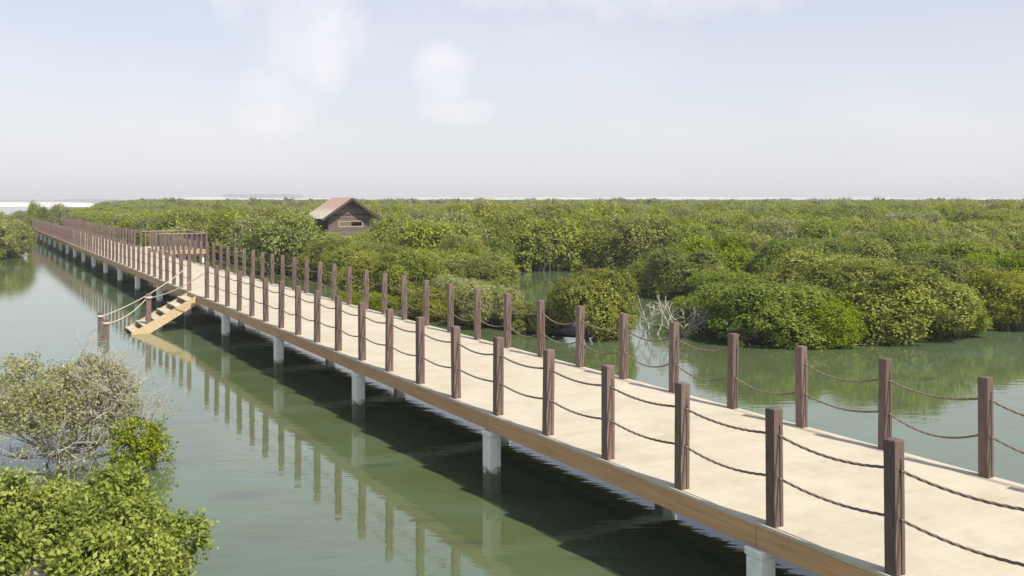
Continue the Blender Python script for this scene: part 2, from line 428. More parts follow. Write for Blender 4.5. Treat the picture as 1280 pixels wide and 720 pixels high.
# deck laid in sections between pile bents; each edge board likewise
sec = 5.333
s_edges = [0.0, 1.3 + 0.0] + []
bents = [1.40 + sec * k for k in range(22)]
edges = [0.0] + bents[1:] + [S1]
for k in range(len(edges) - 1):
    a, b_ = edges[k] + 0.003, edges[k + 1] - 0.003
    mb = MB(); mb.box(TL, TR, a + 0.001, b_ - 0.001, DZ - 0.034, DZ, c=0.0015)
    mb.obj('deck_panel', M_deck, bw)
    mb = MB(); mb.box(TL + 0.06, TR - 0.06, a + 0.002, b_ - 0.002, DZ - 0.062, DZ - 0.037); mb.obj('added_dark_underside', M_joist, bw)  # added dark sheet, keeps the deck's underside and its reflection dark
    for t0, t1 in ((TL + 0.012, TL + 0.055), (TR - 0.055, TR - 0.012)):
        mb = MB(); mb.box(t0, t1, a, b_, DZ - 0.245 + rs.uniform(-.004, .004), DZ - 0.036, c=0.005); mb.obj('edge_board', M_fascia, bw)
for tt in (TL + 0.3, (TL + TR) / 2, TR - 0.3):
    mb = MB(); mb.box(tt - 0.04, tt + 0.04, S0 + .01, S1 - .01, DZ - 0.20, DZ - 0.065); mb.obj('joist', M_joist, bw)
mbp = MB(); mbp.box(-0.1, 0.1, -0.1, 0.1, -0.8, DZ - 0.33, c=0.012); me_pile = mbp.mesh('pile', M_pile)
mbc = MB(); mbc.box(TL - 0.035, TR + 0.035, -0.11, 0.11, DZ - 0.328, DZ - 0.252, c=0.008); me_cap = mbc.mesh('pile_cap', M_pile)
for s in bents:
    inst('pile', me_pile, bw, (TL + 0.075, s, 0)); inst('pile', me_pile, bw, (TR - 0.16, s, 0))
    inst('pile_cap', me_cap, bw, (0, s, 0))

# railing post: square, with a recessed slot down the two faces across the walkway
PH = 1.10; A = 0.056; G = 0.008; GD = 0.010; HT = PH * 0.86
def post_mesh(holes=True, lite=False):
    mb = MB()
    if lite: mb.box(-A, A, -A, A, 0, PH, c=0.006)
    else:
        poly = [(-A, -A), (-G + .012, -A), (-G + .012, -A + GD), (G + .012, -A + GD), (G + .012, -A), (A, -A), (A, A), (G, A), (G, A - GD), (-G, A - GD), (-G, A), (-A, A)]
        mb.prism(poly, 0, HT, caps=False)
        c = 0.008
        vs = [(-A, -A, HT), (A, -A, HT), (A, A, HT), (-A, A, HT), (-A, -A, PH - c), (A, -A, PH - c), (A, A, PH - c), (-A, A, PH - c),
              (-A + c, -A + c, PH), (A - c, -A + c, PH), (A - c, A - c, PH), (-A + c, A - c, PH)]
        fs = [(3, 2, 1, 0), (0, 1, 5, 4), (1, 2, 6, 5), (2, 3, 7, 6), (3, 0, 4, 7), (4, 5, 9, 8), (5, 6, 10, 9), (6, 7, 11, 10), (7, 4, 8, 11), (8, 9, 10, 11)]
        mb.add(vs, fs)
    if holes:
        for z in (0.415 * PH, 0.775 * PH):
            for sgn in (-1, 1):
                mb.tube([(0.012 if sgn < 0 else 0, sgn * (A - 0.004), z), (0.012 if sgn < 0 else 0, sgn * (A + 0.003), z)], 0.019, 8, 1)
    me = bpy.data.meshes.new('post')
    me.from_pydata(mb.v, [], mb.f); me.materials.append(M_post); me.materials.append(M_hole)
    me.polygons.foreach_set('material_index', mb.m); me.update()
    import bmesh
    bm = bmesh.new(); bm.from_mesh(me); bmesh.ops.recalc_face_normals(bm, faces=bm.faces); bm.to_mesh(me); bm.free()
    return me
me_post = post_mesh(); me_post_plain = post_mesh(False)
def rope_pts(a, b_, sag, n):
    a, b_ = Vector(a), Vector(b_); out = []
    for i in range(n + 1):
        u = i / n; p = a.lerp(b_, u); p.z -= sag * 4 * u * (1 - u); out.append(p)
    return out
ropes = {}
span = PITCH - 2 * A
for near in (True, False):
    for sg in (0.035, 0.05, 0.065, 0.085, 0.11, 0.14):
        mb = MB()
        if near: mb.tube(rope_pts((0, 0, 0), (0, span, 0), sg, 64), 0.0115, 12, lobes=3, twist=0.42)
        else: mb.tube(rope_pts((0, 0, 0), (0, span, 0), sg, 10), 0.012, 5)
        ropes[(near, sg)] = mb.mesh('rope', M_rope)
def railing(name, t, s_list, skip_rope, label, sags_, skip_one=()):
    root = empty(name, W(0, t, DZ), DECK_RZ, label, 'railing', 'rope railings along the boardwalk')
    r = random.Random(int(t * 100))
    for i, s in enumerate(s_list):
        o = inst('post', me_post, root, (0, s, 0), (r.uniform(-.013, .013), r.uniform(-.013, .013), r.uniform(-.05, .05)), (1, 1, r.uniform(0.985, 1.015)))
        if i in skip_rope or i == len(s_list) - 1: continue
        if s_list[i + 1] - s > PITCH * 1.2: continue
        for z, k in ((0.415, 0), (0.775, 1)):
            if (i, k) in skip_one: continue
            sg = r.choice(sags_)
            inst('rope', ropes[(s < 26, sg)], root, (0, s + A, z * PH))
    return root
nP = 84
sl = [5.23 + PITCH * k for k in range(-4, nP)]
# opening above the steps: the post at k=20 is left out
sl_left = [s for s in sl if abs(s - (5.23 + PITCH * 20)) > 0.1]
railing('rope_railing', PL, sl_left, (), 'brown post and rope railing on the near left edge of the boardwalk, above the steps', (0.035, 0.05, 0.05, 0.065))
PLAT0, PLAT1, PLT = 60.4, 66.4, 13.1
sl_r = [s for s in sl if not (PLAT0 + 0.2 < s < PLAT1 - 0.2)]
railing('rope_railing', PR, sl_r, (), 'brown post and rope railing on the far right edge of the boardwalk, beside the forest', (0.085, 0.11, 0.11, 0.14), skip_one=((7, 1),))

# side platform
pf = empty('viewing_platform', W(0, 0), DECK_RZ, 'small square side platform joined to the far right edge of the boardwalk', 'platform')
mb = MB(); mb.box(TR + 0.004, PLT, PLAT0, PLAT1, DZ - 0.034, DZ, c=0.004); mb.obj('deck_panel', M_deck, pf)
mb = MB(); mb.box(TR + 0.06, PLT - 0.01, PLAT0 + 0.01, PLAT0 + 0.055, DZ - 0.25, DZ - 0.036); mb.obj('edge_board', M_fascia, pf)
mb = MB(); mb.box(TR + 0.06, PLT - 0.01, PLAT1 - 0.055, PLAT1 - 0.01, DZ - 0.25, DZ - 0.036); mb.obj('edge_board', M_fascia, pf)
mb = MB(); mb.box(PLT - 0.055, PLT - 0.011, PLAT0 + 0.058, PLAT1 - 0.058, DZ - 0.25, DZ - 0.036); mb.obj('edge_board', M_fascia, pf)
for tt, s in ((PLT - 0.3, PLAT0 + 0.3), (PLT - 0.3, PLAT1 - 0.3), (PLT - 0.3, (PLAT0 + PLAT1) / 2)):
    mb = MB(); mb.box(-0.1, 0.1, -0.1, 0.1, -0.8, DZ - 0.04, c=0.012); inst('pile', mb.mesh('pile', M_pile), pf, (tt, s, 0))
fr_ = empty('picket_railing', W(0, 0), DECK_RZ, 'close set brown picket railing with top rail around the side platform', 'railing')
mbk = MB(); mbk.box(-0.045, 0.045, -0.045, 0.045, 0, 0.98, c=0.005); me_pick = mbk.mesh('picket', M_post)
def picks(p0, p1, n, ends):
    for i in range(n + 1):
        if i == 0 and not ends[0] or i == n and not ends[1]: continue
        u = i / n; x, y = p0[0] + (p1[0] - p0[0]) * u, p0[1] + (p1[1] - p0[1]) * u
        if i in (0, n): inst('corner_post', me_post_plain, fr_, (x, y, DZ), (0, 0, 0), (1, 1, 1.06))
        else: inst('picket', me_pick, fr_, (x, y, DZ))
i_ = 0.09
c1 = (TR + 0.25, PLAT0 + i_); c2 = (PLT - i_, PLAT0 + i_); c3 = (PLT - i_, PLAT1 - i_); c4 = (TR + 0.25, PLAT1 - i_)
picks(c1, c2, 10, (True, True)); picks(c2, c3, 17, (False, True)); picks(c3, c4, 10, (False, True))
mb = MB(); mb.box(c1[0] - .05, c2[0] - .065, c1[1] - 0.045, c1[1] + 0.045, DZ + 0.985, DZ + 1.03, c=0.004); mb.obj('top_rail', M_hutt, fr_)
mb = MB(); mb.box(c2[0] - .045, c2[0] + .045, c2[1] + 0.065, c3[1] - 0.065, DZ + 0.985, DZ + 1.03, c=0.004); mb.obj('top_rail', M_hutt, fr_)
mb = MB(); mb.box(c4[0] - .05, c3[0] - .065, c3[1] - 0.045, c3[1] + 0.045, DZ + 0.985, DZ + 1.03, c=0.004); mb.obj('top_rail', M_hutt, fr_)

# steps down to the water
ST0, ST1 = 31.72, 33.05
t_top, t_bot, z_top, z_bot = TL - 0.01, 4.55, DZ - 0.04, 0.02
st = empty('water_steps', W(0, 0), DECK_RZ, 'tan wooden steps going down from the boardwalk edge to the water', 'steps')
sl_ = (z_top - z_bot) / (t_top - t_bot)
for s in (ST0, ST1):
    mb = MB(); dp = 0.25
    prof = [(t_top, z_top), (t_bot, z_bot + 0.02), (t_bot - 0.02, z_bot - 0.2), (t_bot + 0.25, z_bot - 0.2), (t_top, z_top - dp * 1.15)]
    vs = [(x, s, z) for x, z in prof] + [(x, s + 0.06, z) for x, z in prof]; n = len(prof)
    fs = [tuple(range(n)), tuple(range(n, 2 * n))[::-1]] + [(i, (i + 1) % n, n + (i + 1) % n, n + i) for i in range(n)]
    mb.add(vs, fs); mb.obj('stringer', M_stairw, st)
NT = 6
for k in range(NT):
    z = z_top - (k + 0.55) * (z_top - z_bot) / NT; tt = t_top - (k + 0.5) * (t_top - t_bot) / NT
    mb = MB(); mb.box(tt - 0.17, tt + 0.14, ST0 + 0.064, ST1 - 0.004, z - 0.035, z, c=0.004); mb.obj('tread', M_deck, st)
# posts and ropes at the steps
def small_post(s, t, z0, z1, label, rz=0.0):
    root = empty('mooring_post', W(s, t, z0), DECK_RZ + rz, label, 'post')
    mb = MB(); mb.box(-0.075, 0.075, -0.075, 0.075, 0, z1 - z0, c=0.01); mb.obj('shaft', M_post, root)
    mb = MB(); mb.tube([(0, 0, z1 - z0 - 0.16), (0, 0, z1 - z0 - 0.09)], 0.112, 10); mb.obj('rope_wrap', M_rope2, root)
    return root
tp = 5.08
small_post(ST0 + 0.16, tp, 0.22, 1.24, 'grey brown handrail post standing on the lower near side of the steps')
small_post(32.9, 3.8, -0.7, 0.62, 'short dark post in the water beyond the steps, further from the boardwalk')
small_post(31.3, 3.78, -0.7, 0.58, 'short dark post in the water in front of the steps, nearer the camera')
def rope_thing(segs, label, r=0.016):
    mb = MB()
    for a, b_, sg in segs:
        pts = rope_pts(a, b_, sg, 20); mb.tube(pts, r, 6)
    o = mb.obj('handrail_rope', M_rope2); tag(o, label, 'rope', 'rope handrails of the water steps'); return o
s21 = 5.23 + PITCH * 21; s19 = 5.23 + PITCH * 19
rope_thing([(W(s21, PL - 0.06, DZ + 0.80), W(32.9, 3.87, 0.50), 0.16)], 'long pale rope hanging from the railing to the far mooring post')
rope_thing([(W(s19, PL - 0.06, DZ + 0.80), W(ST0 + 0.16, tp + 0.05, 1.10), 0.12), (W(ST0 + 0.16, tp - 0.05, 1.10), W(31.3, 3.86, 0.46), 0.14)], 'pale rope handrail over the near side of the steps')

# ------------------------------------------------------------------ bird hide
HY = 66.0; HX = (436 - 640) * HY / 1200
hide = empty('bird_hide', (HX, HY, 0), DECK_RZ, 'small brown wooden bird hide with gable roof and slot window, on stilts in the forest', 'hut')
wz0, wz1, az = 1.72, 3.10, 4.20; hw = 1.5; hd = 3.0
def gb(name, x0, x1, y0, y1, z0, z1, m_, c=0.006):
    mb = MB(); mb.box(x0, x1, y0, y1, z0, z1, c=c); return mb.obj(name, m_, hide)
for x in (-hw + 0.06, 0, hw - 0.06):
    for y in (0.12, hd - 0.12): gb('stilt', x - 0.08, x + 0.08, y - 0.08, y + 0.08, -0.5, wz0 - 0.12, M_hutw)
gb('floor', -hw - 0.08, hw + 0.08, -0.05, hd + 0.05, wz0 - 0.12, wz0 - 0.002, M_hutt)
npl = 9; ph = (wz1 - wz0) / npl
wx0, wx1, wzb, wzt = -0.78, 1.02, 2.30, 2.76
for k in range(npl):
    z0 = wz0 + k * ph + 0.008; z1 = wz0 + (k + 1) * ph - 0.004
    if z1 > wzb and z0 < wzt:
        gb('wall_plank', -hw, wx0 - 0.005, -0.03 + rs.uniform(-.004, .004), 0.0, z0, z1, M_hutw)
        gb('wall_plank', wx1 + 0.005, hw, -0.03 + rs.uniform(-.004, .004), 0.0, z0, z1, M_hutw)
        if z0 < wzb - 0.02: gb('wall_plank', wx0, wx1, -0.03, 0.0, z0, wzb - 0.01, M_hutw)
        if z1 > wzt + 0.02: gb('wall_plank', wx0, wx1, -0.03, 0.0, wzt + 0.01, z1, M_hutw)
    else: gb('wall_plank', -hw, hw, -0.03 + rs.uniform(-.004, .004), 0.0, z0, z1, M_hutw)
    gb('wall_plank', hw - 0.03, hw, 0.01, hd, z0, z1, M_hutw); gb('wall_plank', -hw, hw - 0.035, hd - 0.03, hd, z0, z1, M_hutw)
# corner posts, wall plate, king post, gable boards
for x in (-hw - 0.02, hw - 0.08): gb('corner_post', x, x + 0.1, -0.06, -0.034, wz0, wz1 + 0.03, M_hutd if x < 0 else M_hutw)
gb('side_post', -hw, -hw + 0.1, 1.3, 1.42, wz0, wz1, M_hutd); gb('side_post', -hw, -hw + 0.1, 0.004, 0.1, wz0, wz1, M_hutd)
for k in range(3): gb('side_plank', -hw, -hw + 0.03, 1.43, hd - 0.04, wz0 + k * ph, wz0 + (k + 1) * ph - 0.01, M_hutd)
gb('wall_plate', -hw - 0.02, hw + 0.02, -0.06, -0.036, wz1 + 0.035, wz1 + 0.12, M_hutd)
gb('king_post', -0.05, 0.05, -0.065, -0.037, wz1 + 0.125, az - 0.2, M_hutw)
for k in range(5):
    z0 = wz1 + 0.0 + k * 0.2 + 0.005; z1 = z0 + 0.19
    x0 = hw * (1 - (z0 - wz1) / (az - wz1)) ; x1 = max(0.03, hw * (1 - (z1 - wz1) / (az - wz1)))
    mb = MB(); vs = [(-x0, -0.03, z0), (x0, -0.03, z0), (x1, -0.03, z1), (-x1, -0.03, z1)]; vs += [(x, 0.0, z) for x, _, z in vs]
    mb.add(vs, [(0, 1, 2, 3), (7, 6, 5, 4), (0, 4, 5, 1), (1, 5, 6, 2), (2, 6, 7, 3), (3, 7, 4, 0)]); mb.obj('gable_board', M_hutw, hide)
win = gb('window', wx0, wx1, -0.055, -0.031, wzt - 0.09, wzt, M_hutt)
for nm, a in (('frame', (wx0, wx1, -0.055, -0.031, wzb, wzb + 0.09)), ('frame', (wx0, wx0 + 0.09, -0.054, -0.031, wzb + 0.092, wzt - 0.092)), ('frame', (wx1 - 0.09, wx1, -0.054, -0.031, wzb + 0.092, wzt - 0.092))):
    mb = MB(); mb.box(*a, c=0.004); mb.obj(nm, M_hutt, win)
mb = MB(); mb.box(wx0 + 0.092, 0.16, -0.045, -0.02, wzb + 0.092, wzt - 0.092); mb.obj('sliding_shutter', M_hutw, win)
# roof: two slopes of boards
rw, y0r, y1r = 2.12, -0.68, hd + 0.5
ez = az + 0.15 - rw * (az - wz1) / hw * 0.92
for sgn in (-1, 1):
    ang = math.atan2(az + 0.15 - ez, rw)
    mb = MB()
    nb = 9
    for k in range(nb):
        a = y0r + (y1r - y0r) * k / nb + 0.006; b_ = y0r + (y1r - y0r) * (k + 1) / nb - 0.006; lift = 0.012 * (k % 2)
        vs = [(0.004 * sgn, a, az + 0.15 + lift), (sgn * rw, a, ez + lift), (sgn * rw, b_, ez + lift), (0.004 * sgn, b_, az + 0.15 + lift)]
        vs += [(x, y, z - 0.05) for x, y, z in vs]
        mbk = MB(); mbk.add(vs, [(0, 1, 2, 3), (7, 6, 5, 4), (0, 4, 5, 1), (1, 5, 6, 2), (2, 6, 7, 3), (3, 7, 4, 0)]); mbk.obj('roof_board', M_roof, hide)
    vs = [(0.004 * sgn, y0r - 0.03, az + 0.165), (sgn * rw, y0r - 0.03, ez + 0.015), (sgn * rw, y0r - 0.03, ez - 0.16), (0.004 * sgn, y0r - 0.03, az - 0.01)]
    vs = [(x, y - 0.004, z - 0.02) for x, y, z in vs] + [(x, y + 0.025, z - 0.02) for x, y, z in vs]
    mb.add(vs, [(0, 1, 2, 3), (7, 6, 5, 4), (0, 4, 5, 1), (1, 5, 6, 2), (2, 6, 7, 3), (3, 7, 4, 0)]); mb.obj('barge_board', M_hutd, hide)

# ------------------------------------------------------------------ foliage makers
def leaf_quads(P, D, size, rng, fold=0.25, aspect=0.45, facing=None, jit=0.45):
    """P: leaf base points, D: unit directions -> rhombic folded leaves; facing: the way the blades tend to face"""
    n = len(P)
    if facing is None:
        R = rng.normal(size=(n, 3)); side = np.cross(D, R); side /= np.linalg.norm(side, axis=1)[:, None] + 1e-9
        nor = np.cross(side, D)
    else:
        nor = facing + rng.normal(size=(n, 3)) * jit; nor /= np.linalg.norm(nor, axis=1)[:, None]
        D = D - nor * (D * nor).sum(1)[:, None]; D /= np.linalg.norm(D, axis=1)[:, None] + 1e-9
        side = np.cross(nor, D)
    L = size * rng.uniform(0.7, 1.3, n)[:, None]; w = L * aspect
    v = np.empty((n, 4, 3))
    v[:, 0] = P; v[:, 1] = P + D * L * 0.45 + side * w * 0.5 + nor * w * fold
    v[:, 2] = P + D * L; v[:, 3] = P + D * L * 0.45 - side * w * 0.5 + nor * w * fold
    return v
def finish(name, v, tint, m_):
    n = len(v); return np_mesh(name, v.reshape(-1, 3), np.arange(n * 4).reshape(n, 4), m_, np.repeat(tint, 4))
def crown_mesh(name, m_, seed, nlobe=16, nclust=1500, per=9, leaf=0.03, flat=0.9, droop=0.0, low=0.1, fill=1500, lobe_r=(0.14, 0.26), dims=(1, 1, 0.68), face=(0.75, 0.55), jit=0.45, fsz=3.0):
    """unit crown: radius 0.5, height 1 (z squashed by the object's scale)"""
    rng = np.random.default_rng(seed)
    lob = []
    for i in range(nlobe):
        th = rng.uniform(0, 2 * math.pi); ph = rng.uniform(0.05, 1.0)
        z = low + 0.12 + (0.80 - low - 0.1) * ph * flat
        rr = math.sqrt(max(0.03, 1 - ((z - 0.3) / 0.72) ** 2 if z > 0.3 else 0.95)) * 0.36 * rng.uniform(0.6, 1.0)
        r = rng.uniform(*lobe_r)
        lob.append((rr * math.cos(th), rr * math.sin(th), z, r))
    lob.append((0.0, 0.0, 0.55, lobe_r[1]))
    lob = np.array(lob); lob[:, :3] *= np.array(dims); low = low * dims[2]
    zc = 1.15 if dims[2] < 0.9 else 1.0
    lob[:, 2] = np.minimum(lob[:, 2], dims[2] - lob[:, 3] * zc)
    wgt = lob[:, 3] ** 2; wgt /= wgt.sum()
    tips = []; dirs = []; tl = []
    lt = rng.uniform(0.25, 0.75, len(lob))
    while sum(map(len, tips)) < nclust:
        k = rng.choice(len(lob), nclust, p=wgt)
        d = rng.normal(size=(nclust, 3)); d[:, 2] = d[:, 2] * 0.9 + 0.25; d /= np.linalg.norm(d, axis=1)[:, None]
        hi = rng.random(nclust); rad = lob[k, 3] * (1 - 0.32 * hi * hi + 0.30 * (rng.random(nclust) > 0.88) * rng.random(nclust))
        p = lob[k, :3] + d * rad[:, None] * np.array([1, 1, zc])
        ins = np.zeros(nclust, bool)
        for j in range(len(lob)):
            q = (p - lob[j, :3]) / np.array([1, 1, zc]); ins |= (np.linalg.norm(q, axis=1) < lob[j, 3] * 0.72) & (k != j)
        ok = (~ins) & (p[:, 2] > low)
        tips.append(p[ok]); dirs.append(d[ok]); tl.append(lt[k[ok]])
    T = np.concatenate(tips)[:nclust]; Dn = np.concatenate(dirs)[:nclust]; TLn = np.concatenate(tl)[:nclust]
    P = np.repeat(T, per, axis=0); D = np.repeat(Dn, per, axis=0); n = len(P)
    D2 = D * 0.9 + rng.normal(size=(n, 3)) * 0.75 + np.array([0, 0, 0.35 - droop]); D2 /= np.linalg.norm(D2, axis=1)[:, None]
    P = P + rng.normal(size=(n, 3)) * leaf * 0.75
    fc = D * face[0] + np.array([0, 0, face[1]]); fc /= np.linalg.norm(fc, axis=1)[:, None]
    v = leaf_quads(P, D2, leaf, rng, 0.12, 0.55, fc, jit)
    ct = np.repeat(rng.normal(0, 0.16, len(T)), per)
    tint = np.clip(np.repeat(TLn, per) + ct + rng.normal(0, 0.12, n), 0, 1)
    # inner leaves, larger and sparser, tinted dark to paint inner shade, so that the crown is not see-through
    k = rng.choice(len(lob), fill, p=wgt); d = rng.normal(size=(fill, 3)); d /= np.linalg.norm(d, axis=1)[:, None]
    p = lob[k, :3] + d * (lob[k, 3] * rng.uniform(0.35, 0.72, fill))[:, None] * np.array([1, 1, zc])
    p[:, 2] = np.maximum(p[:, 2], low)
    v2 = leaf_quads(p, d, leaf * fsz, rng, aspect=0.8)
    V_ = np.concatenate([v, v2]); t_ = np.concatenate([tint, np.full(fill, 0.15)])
    return finish(name, V_, t_, m_)
def stilt_mesh(name, seed, m_=M_bark):
    r = random.Random(seed); mb = MB()
    for k in range(6):
        a = r.uniform(0, 6.28); R = r.uniform(0.08, 0.26)
        p0 = Vector((R * math.cos(a), R * math.sin(a), -0.06)); p2 = Vector((0.3 * R * math.cos(a), 0.3 * R * math.sin(a), 0.28)); p3 = Vector((r.uniform(-.25, .25), r.uniform(-.25, .25), 0.7))
        p1 = p0.lerp(p2, 0.5) + Vector((r.uniform(-.03, .03), r.uniform(-.03, .03), 0.03))
        mb.tube([p0, p1, p2, p2.lerp(p3, .5) + Vector((r.uniform(-.03, .03), r.uniform(-.03, .03), 0)), p3], [0.022, 0.018, 0.016, 0.012, 0.006], 5)
    return mb.mesh(name, m_)
def grow(mb, p, d, L, r, depth, rng, tips, kids=(2, 3), spread=0.6, up=0.15, wig=0.12, minr=0.0025, sides=5):
    pts = [p]; n = 4; q = p.copy(); dd = d.copy()
    for i in range(n):
        dd = (dd + Vector((rng.gauss(0, wig), rng.gauss(0, wig), rng.gauss(0, wig) + up * 0.15))).normalized()
        q = q + dd * (L / n); pts.append(q.copy())
    r1 = max(minr, r * 0.62)
    mb.tube(pts, [r + (r1 - r) * i / n for i in range(n + 1)], sides if r > 0.006 else 3, caps=False)
    if depth == 0: tips.append((q.copy(), dd.copy())); return
    for k in range(rng.randint(*kids)):
        at = pts[-1] if k < 2 else pts[rng.randint(2, n)]
        nd = (dd + Vector((rng.gauss(0, spread), rng.gauss(0, spread), rng.gauss(0, spread * 0.7) + up))).normalized()
        grow(mb, at, nd, L * rng.uniform(0.6, 0.85), r1 * rng.uniform(0.7, 0.95), depth - 1, rng, tips, kids, spread, up, wig, minr, sides)

# ------------------------------------------------------------------ mangrove prototypes
def protos(m_, base, seed, n, **kw): return [crown_mesh('crown', m_, seed + i, **kw) for i in range(n)]
HB = protos(M_lf_bright, 'b', 10, 2, nclust=3900, per=9, leaf=0.0205, nlobe=30, fill=2200, low=0.03, lobe_r=(0.07, 0.19))
HO = protos(M_lf_olive, 'o', 20, 3, nclust=3900, per=9, leaf=0.0205, nlobe=30, fill=2200, low=0.03, lobe_r=(0.07, 0.19))
HG = protos(M_lf_grey, 'g', 30, 1, nclust=3900, per=9, leaf=0.0205, nlobe=22, fill=1800, low=0.04, lobe_r=(0.10, 0.2))
MB_ = protos(M_lf_bright, 'b', 40, 2, nclust=1300, per=8, leaf=0.034, nlobe=14, fill=700, low=0.05)
MO_ = protos(M_lf_olive, 'o', 50, 3, nclust=1300, per=8, leaf=0.034, nlobe=14, fill=700, low=0.05)
MG_ = protos(M_lf_grey, 'g', 60, 1, nclust=1300, per=8, leaf=0.034, nlobe=14, fill=600, low=0.05)
STM = [stilt_mesh('trunk', 70 + i) for i in range(3)]
rt = random.Random(11)
trees = []
def tree(x, y, w, h, kind='olive', hero=False, label=None, group=None, depth=None):
    src = {('bright', True): HB, ('olive', True): HO, ('grey', True): HG, ('bright', False): MB_, ('olive', False): MO_, ('grey', False): MG_}[(kind, hero)]
    rz = rt.uniform(0, 6.28)
    root = empty('mangrove_tree', (x, y, 0.0), rz, label, 'tree', group)
    inst('crown', rt.choice(src), root, (0, 0, 0), (0, 0, 0), (w, (depth or w) * rt.uniform(0.9, 1.1), h / 0.68))
    inst('trunk', rt.choice(STM), root, (0, 0, 0), (0, 0, 0), (w * 0.8, w * 0.8, h))
    trees.append((x, y, w)); return root
def px(xp, yb, wpx, ytop, kind, label, dy=0.0, hero=True, base_z=0.0):
    """place by where the base meets the water in the photograph"""
    Y = (CAM_H - base_z) * 1200 / (yb - 250) ; w = wpx * Y / 1200
    Yc = Y + w * 0.42 + (1.2 if xp > 860 else dy)
    X = (xp - 640) * Yc / 1200; h = CAM_H - (ytop - 250) * (Yc) / 1200
    return tree(X, Yc, wpx * Yc / 1200, h, kind, hero, label)
px(742, 428, 128, 335, 'olive', 'round olive green mangrove bush alone at the channel edge, left of the bleached branches')
px(955, 446, 190, 350, 'bright', 'bright green mangrove leaning over the channel right of the bleached branches')
px(880, 425, 90, 368, 'bright', 'low bright green mangrove just right of the bleached branches')
px(1035, 446, 130, 372, 'bright', 'bright green mangrove low over the water between two larger mangroves')
px(1120, 440, 190, 328, 'olive', 'large olive mangrove dome standing over the channel on the right')
px(1185, 434, 110, 360, 'olive', 'olive mangrove at the right end of the large dome by the dark gap')
px(1262, 424, 120, 335, 'olive', 'mangrove with dark hollow underneath at the right edge of the photo')
px(1050, 412, 210, 312, 'olive', 'wide yellow green mangrove behind the waterside ones, right of centre')
px(1180, 405, 170, 320, 'olive', 'olive mangrove behind the large dome on the right')
px(1270, 400, 150, 312, 'bright', 'fresh green mangrove behind the dark hollow at the right edge')
px(930, 395, 160, 338, 'bright', 'smooth bright green mangrove crown behind the leaning one')
px(610, 414, 112, 350, 'grey', 'grey green mangrove bush beyond the railing, left of the round bush')
px(672, 420, 84, 374, 'olive', 'small mangrove bush tucked against the round olive one')
px(545, 402, 90, 358, 'olive', 'mangrove bush beyond the railing left of the grey green one')
px(480, 391, 64, 366, 'bright', 'small fresh green bush close behind the railing posts')
px(436, 385, 40, 364, 'bright', 'little bright green bush between railing and pond')
px(575, 396, 96, 342, 'grey', 'grey green mangrove on the pond edge behind the railing')
px(505, 382, 70, 352, 'olive', 'olive mangrove on the pond edge behind the railing posts')

def blocked(x, y, w):
    s = -SN * x + CS * y; t = CS * x + SN * y; m_ = w * 0.5
    if s < 122 and TL - 2 - m_ < t < TR + 0.9 + m_ * 0.8: return True
    if PLAT0 - 1.5 < s < PLAT1 + 0.7 and t < PLT + 0.3 + m_ and t > 6: return True
    if PLAT0 - 9 < s <= PLAT0 and 6 < t < PLT + 0.6 + m_: return True
    # bird hide footprint and the view towards its front
    hs_, ht_ = -SN * HX + CS * HY, CS * HX + SN * HY
    if hs_ - 0.8 < s < hs_ + 4.2 and abs(t - ht_) < 1.8 + m_ * 0.8: return True
    # pond and channel
    if ((x - 4.6) / 6.6) ** 2 + ((y - 49.5) / 5.8) ** 2 < 1: return True
    if x < 6 and ((x + 10) / 4.0) ** 2 + ((y - 45.5) / 3.0) ** 2 < 1: return True
    # open channel right of the boardwalk
    if t > TR:
        line = 14.6 if s < 44 else 13.0
        if t < line and s < 60: return True
        if x > -1.5 and y < 30: return True
        if -1.2 < x < 4 and y < 46: return True
        if x > 4.2 and y < 33.5 + max(0, (x - 14)) * 0.1: return True
        if 3.6 < x < 7.0 and y < 42: return True
    else:
        if not (t < 4.2 - m_ * 0.7 and y > 64.5 + m_ * 0.6 and x < -34 - m_ * 0.5): return True
    # sand flat far left
    if y > 175 and x < -y * 0.415 - 5 * math.sin(y * 0.05): return True
    return False
# sizes and height of the forest come from slow noise so that it swells and dips
def slow(x, y): return 0.5 * math.sin(x * 0.11 + 1.3) * math.cos(y * 0.083 + x * 0.03) + 0.5 * math.sin(x * 0.041 - y * 0.057)
cand = []
Y_ = 27.0
while Y_ < 1400:
    sp = 3.0 if Y_ < 110 else (3.6 if Y_ < 260 else 3.0 + (Y_ - 200) * 0.014)
    xw = Y_ * 0.60 + 12; X_ = -xw
    while X_ < xw:
        x, y = X_ + rt.uniform(-.42, .42) * sp, Y_ + rt.uniform(-.42, .42) * sp
        w = sp * rt.uniform(1.05, 1.6)
        if rt.random() > 0.09 and not blocked(x, y, w) and not any((x - a) ** 2 + (y - b_) ** 2 < (0.42 * c_ + 0.3) ** 2 for a, b_, c_ in trees[:18]):
            cand.append((x, y, w))
        X_ += sp
    Y_ += sp * 0.9
def vis(x, y): return abs(x / y) < 0.56
inview = sorted([c for c in cand if vis(c[0], c[1])], key=lambda c: c[1])
rest = [c for c in cand if not vis(c[0], c[1])]
NEAR = 272
near, far = inview[:NEAR], inview[NEAR:]
LAB = {'olive': 'olive green mangrove tree in the dense forest beyond the boardwalk', 'bright': 'fresh green mangrove tree in the dense forest beyond the boardwalk', 'grey': 'grey green mangrove tree in the dense forest beyond the boardwalk'}
hs_c, ht_c = -SN * HX + CS * HY, CS * HX + SN * HY
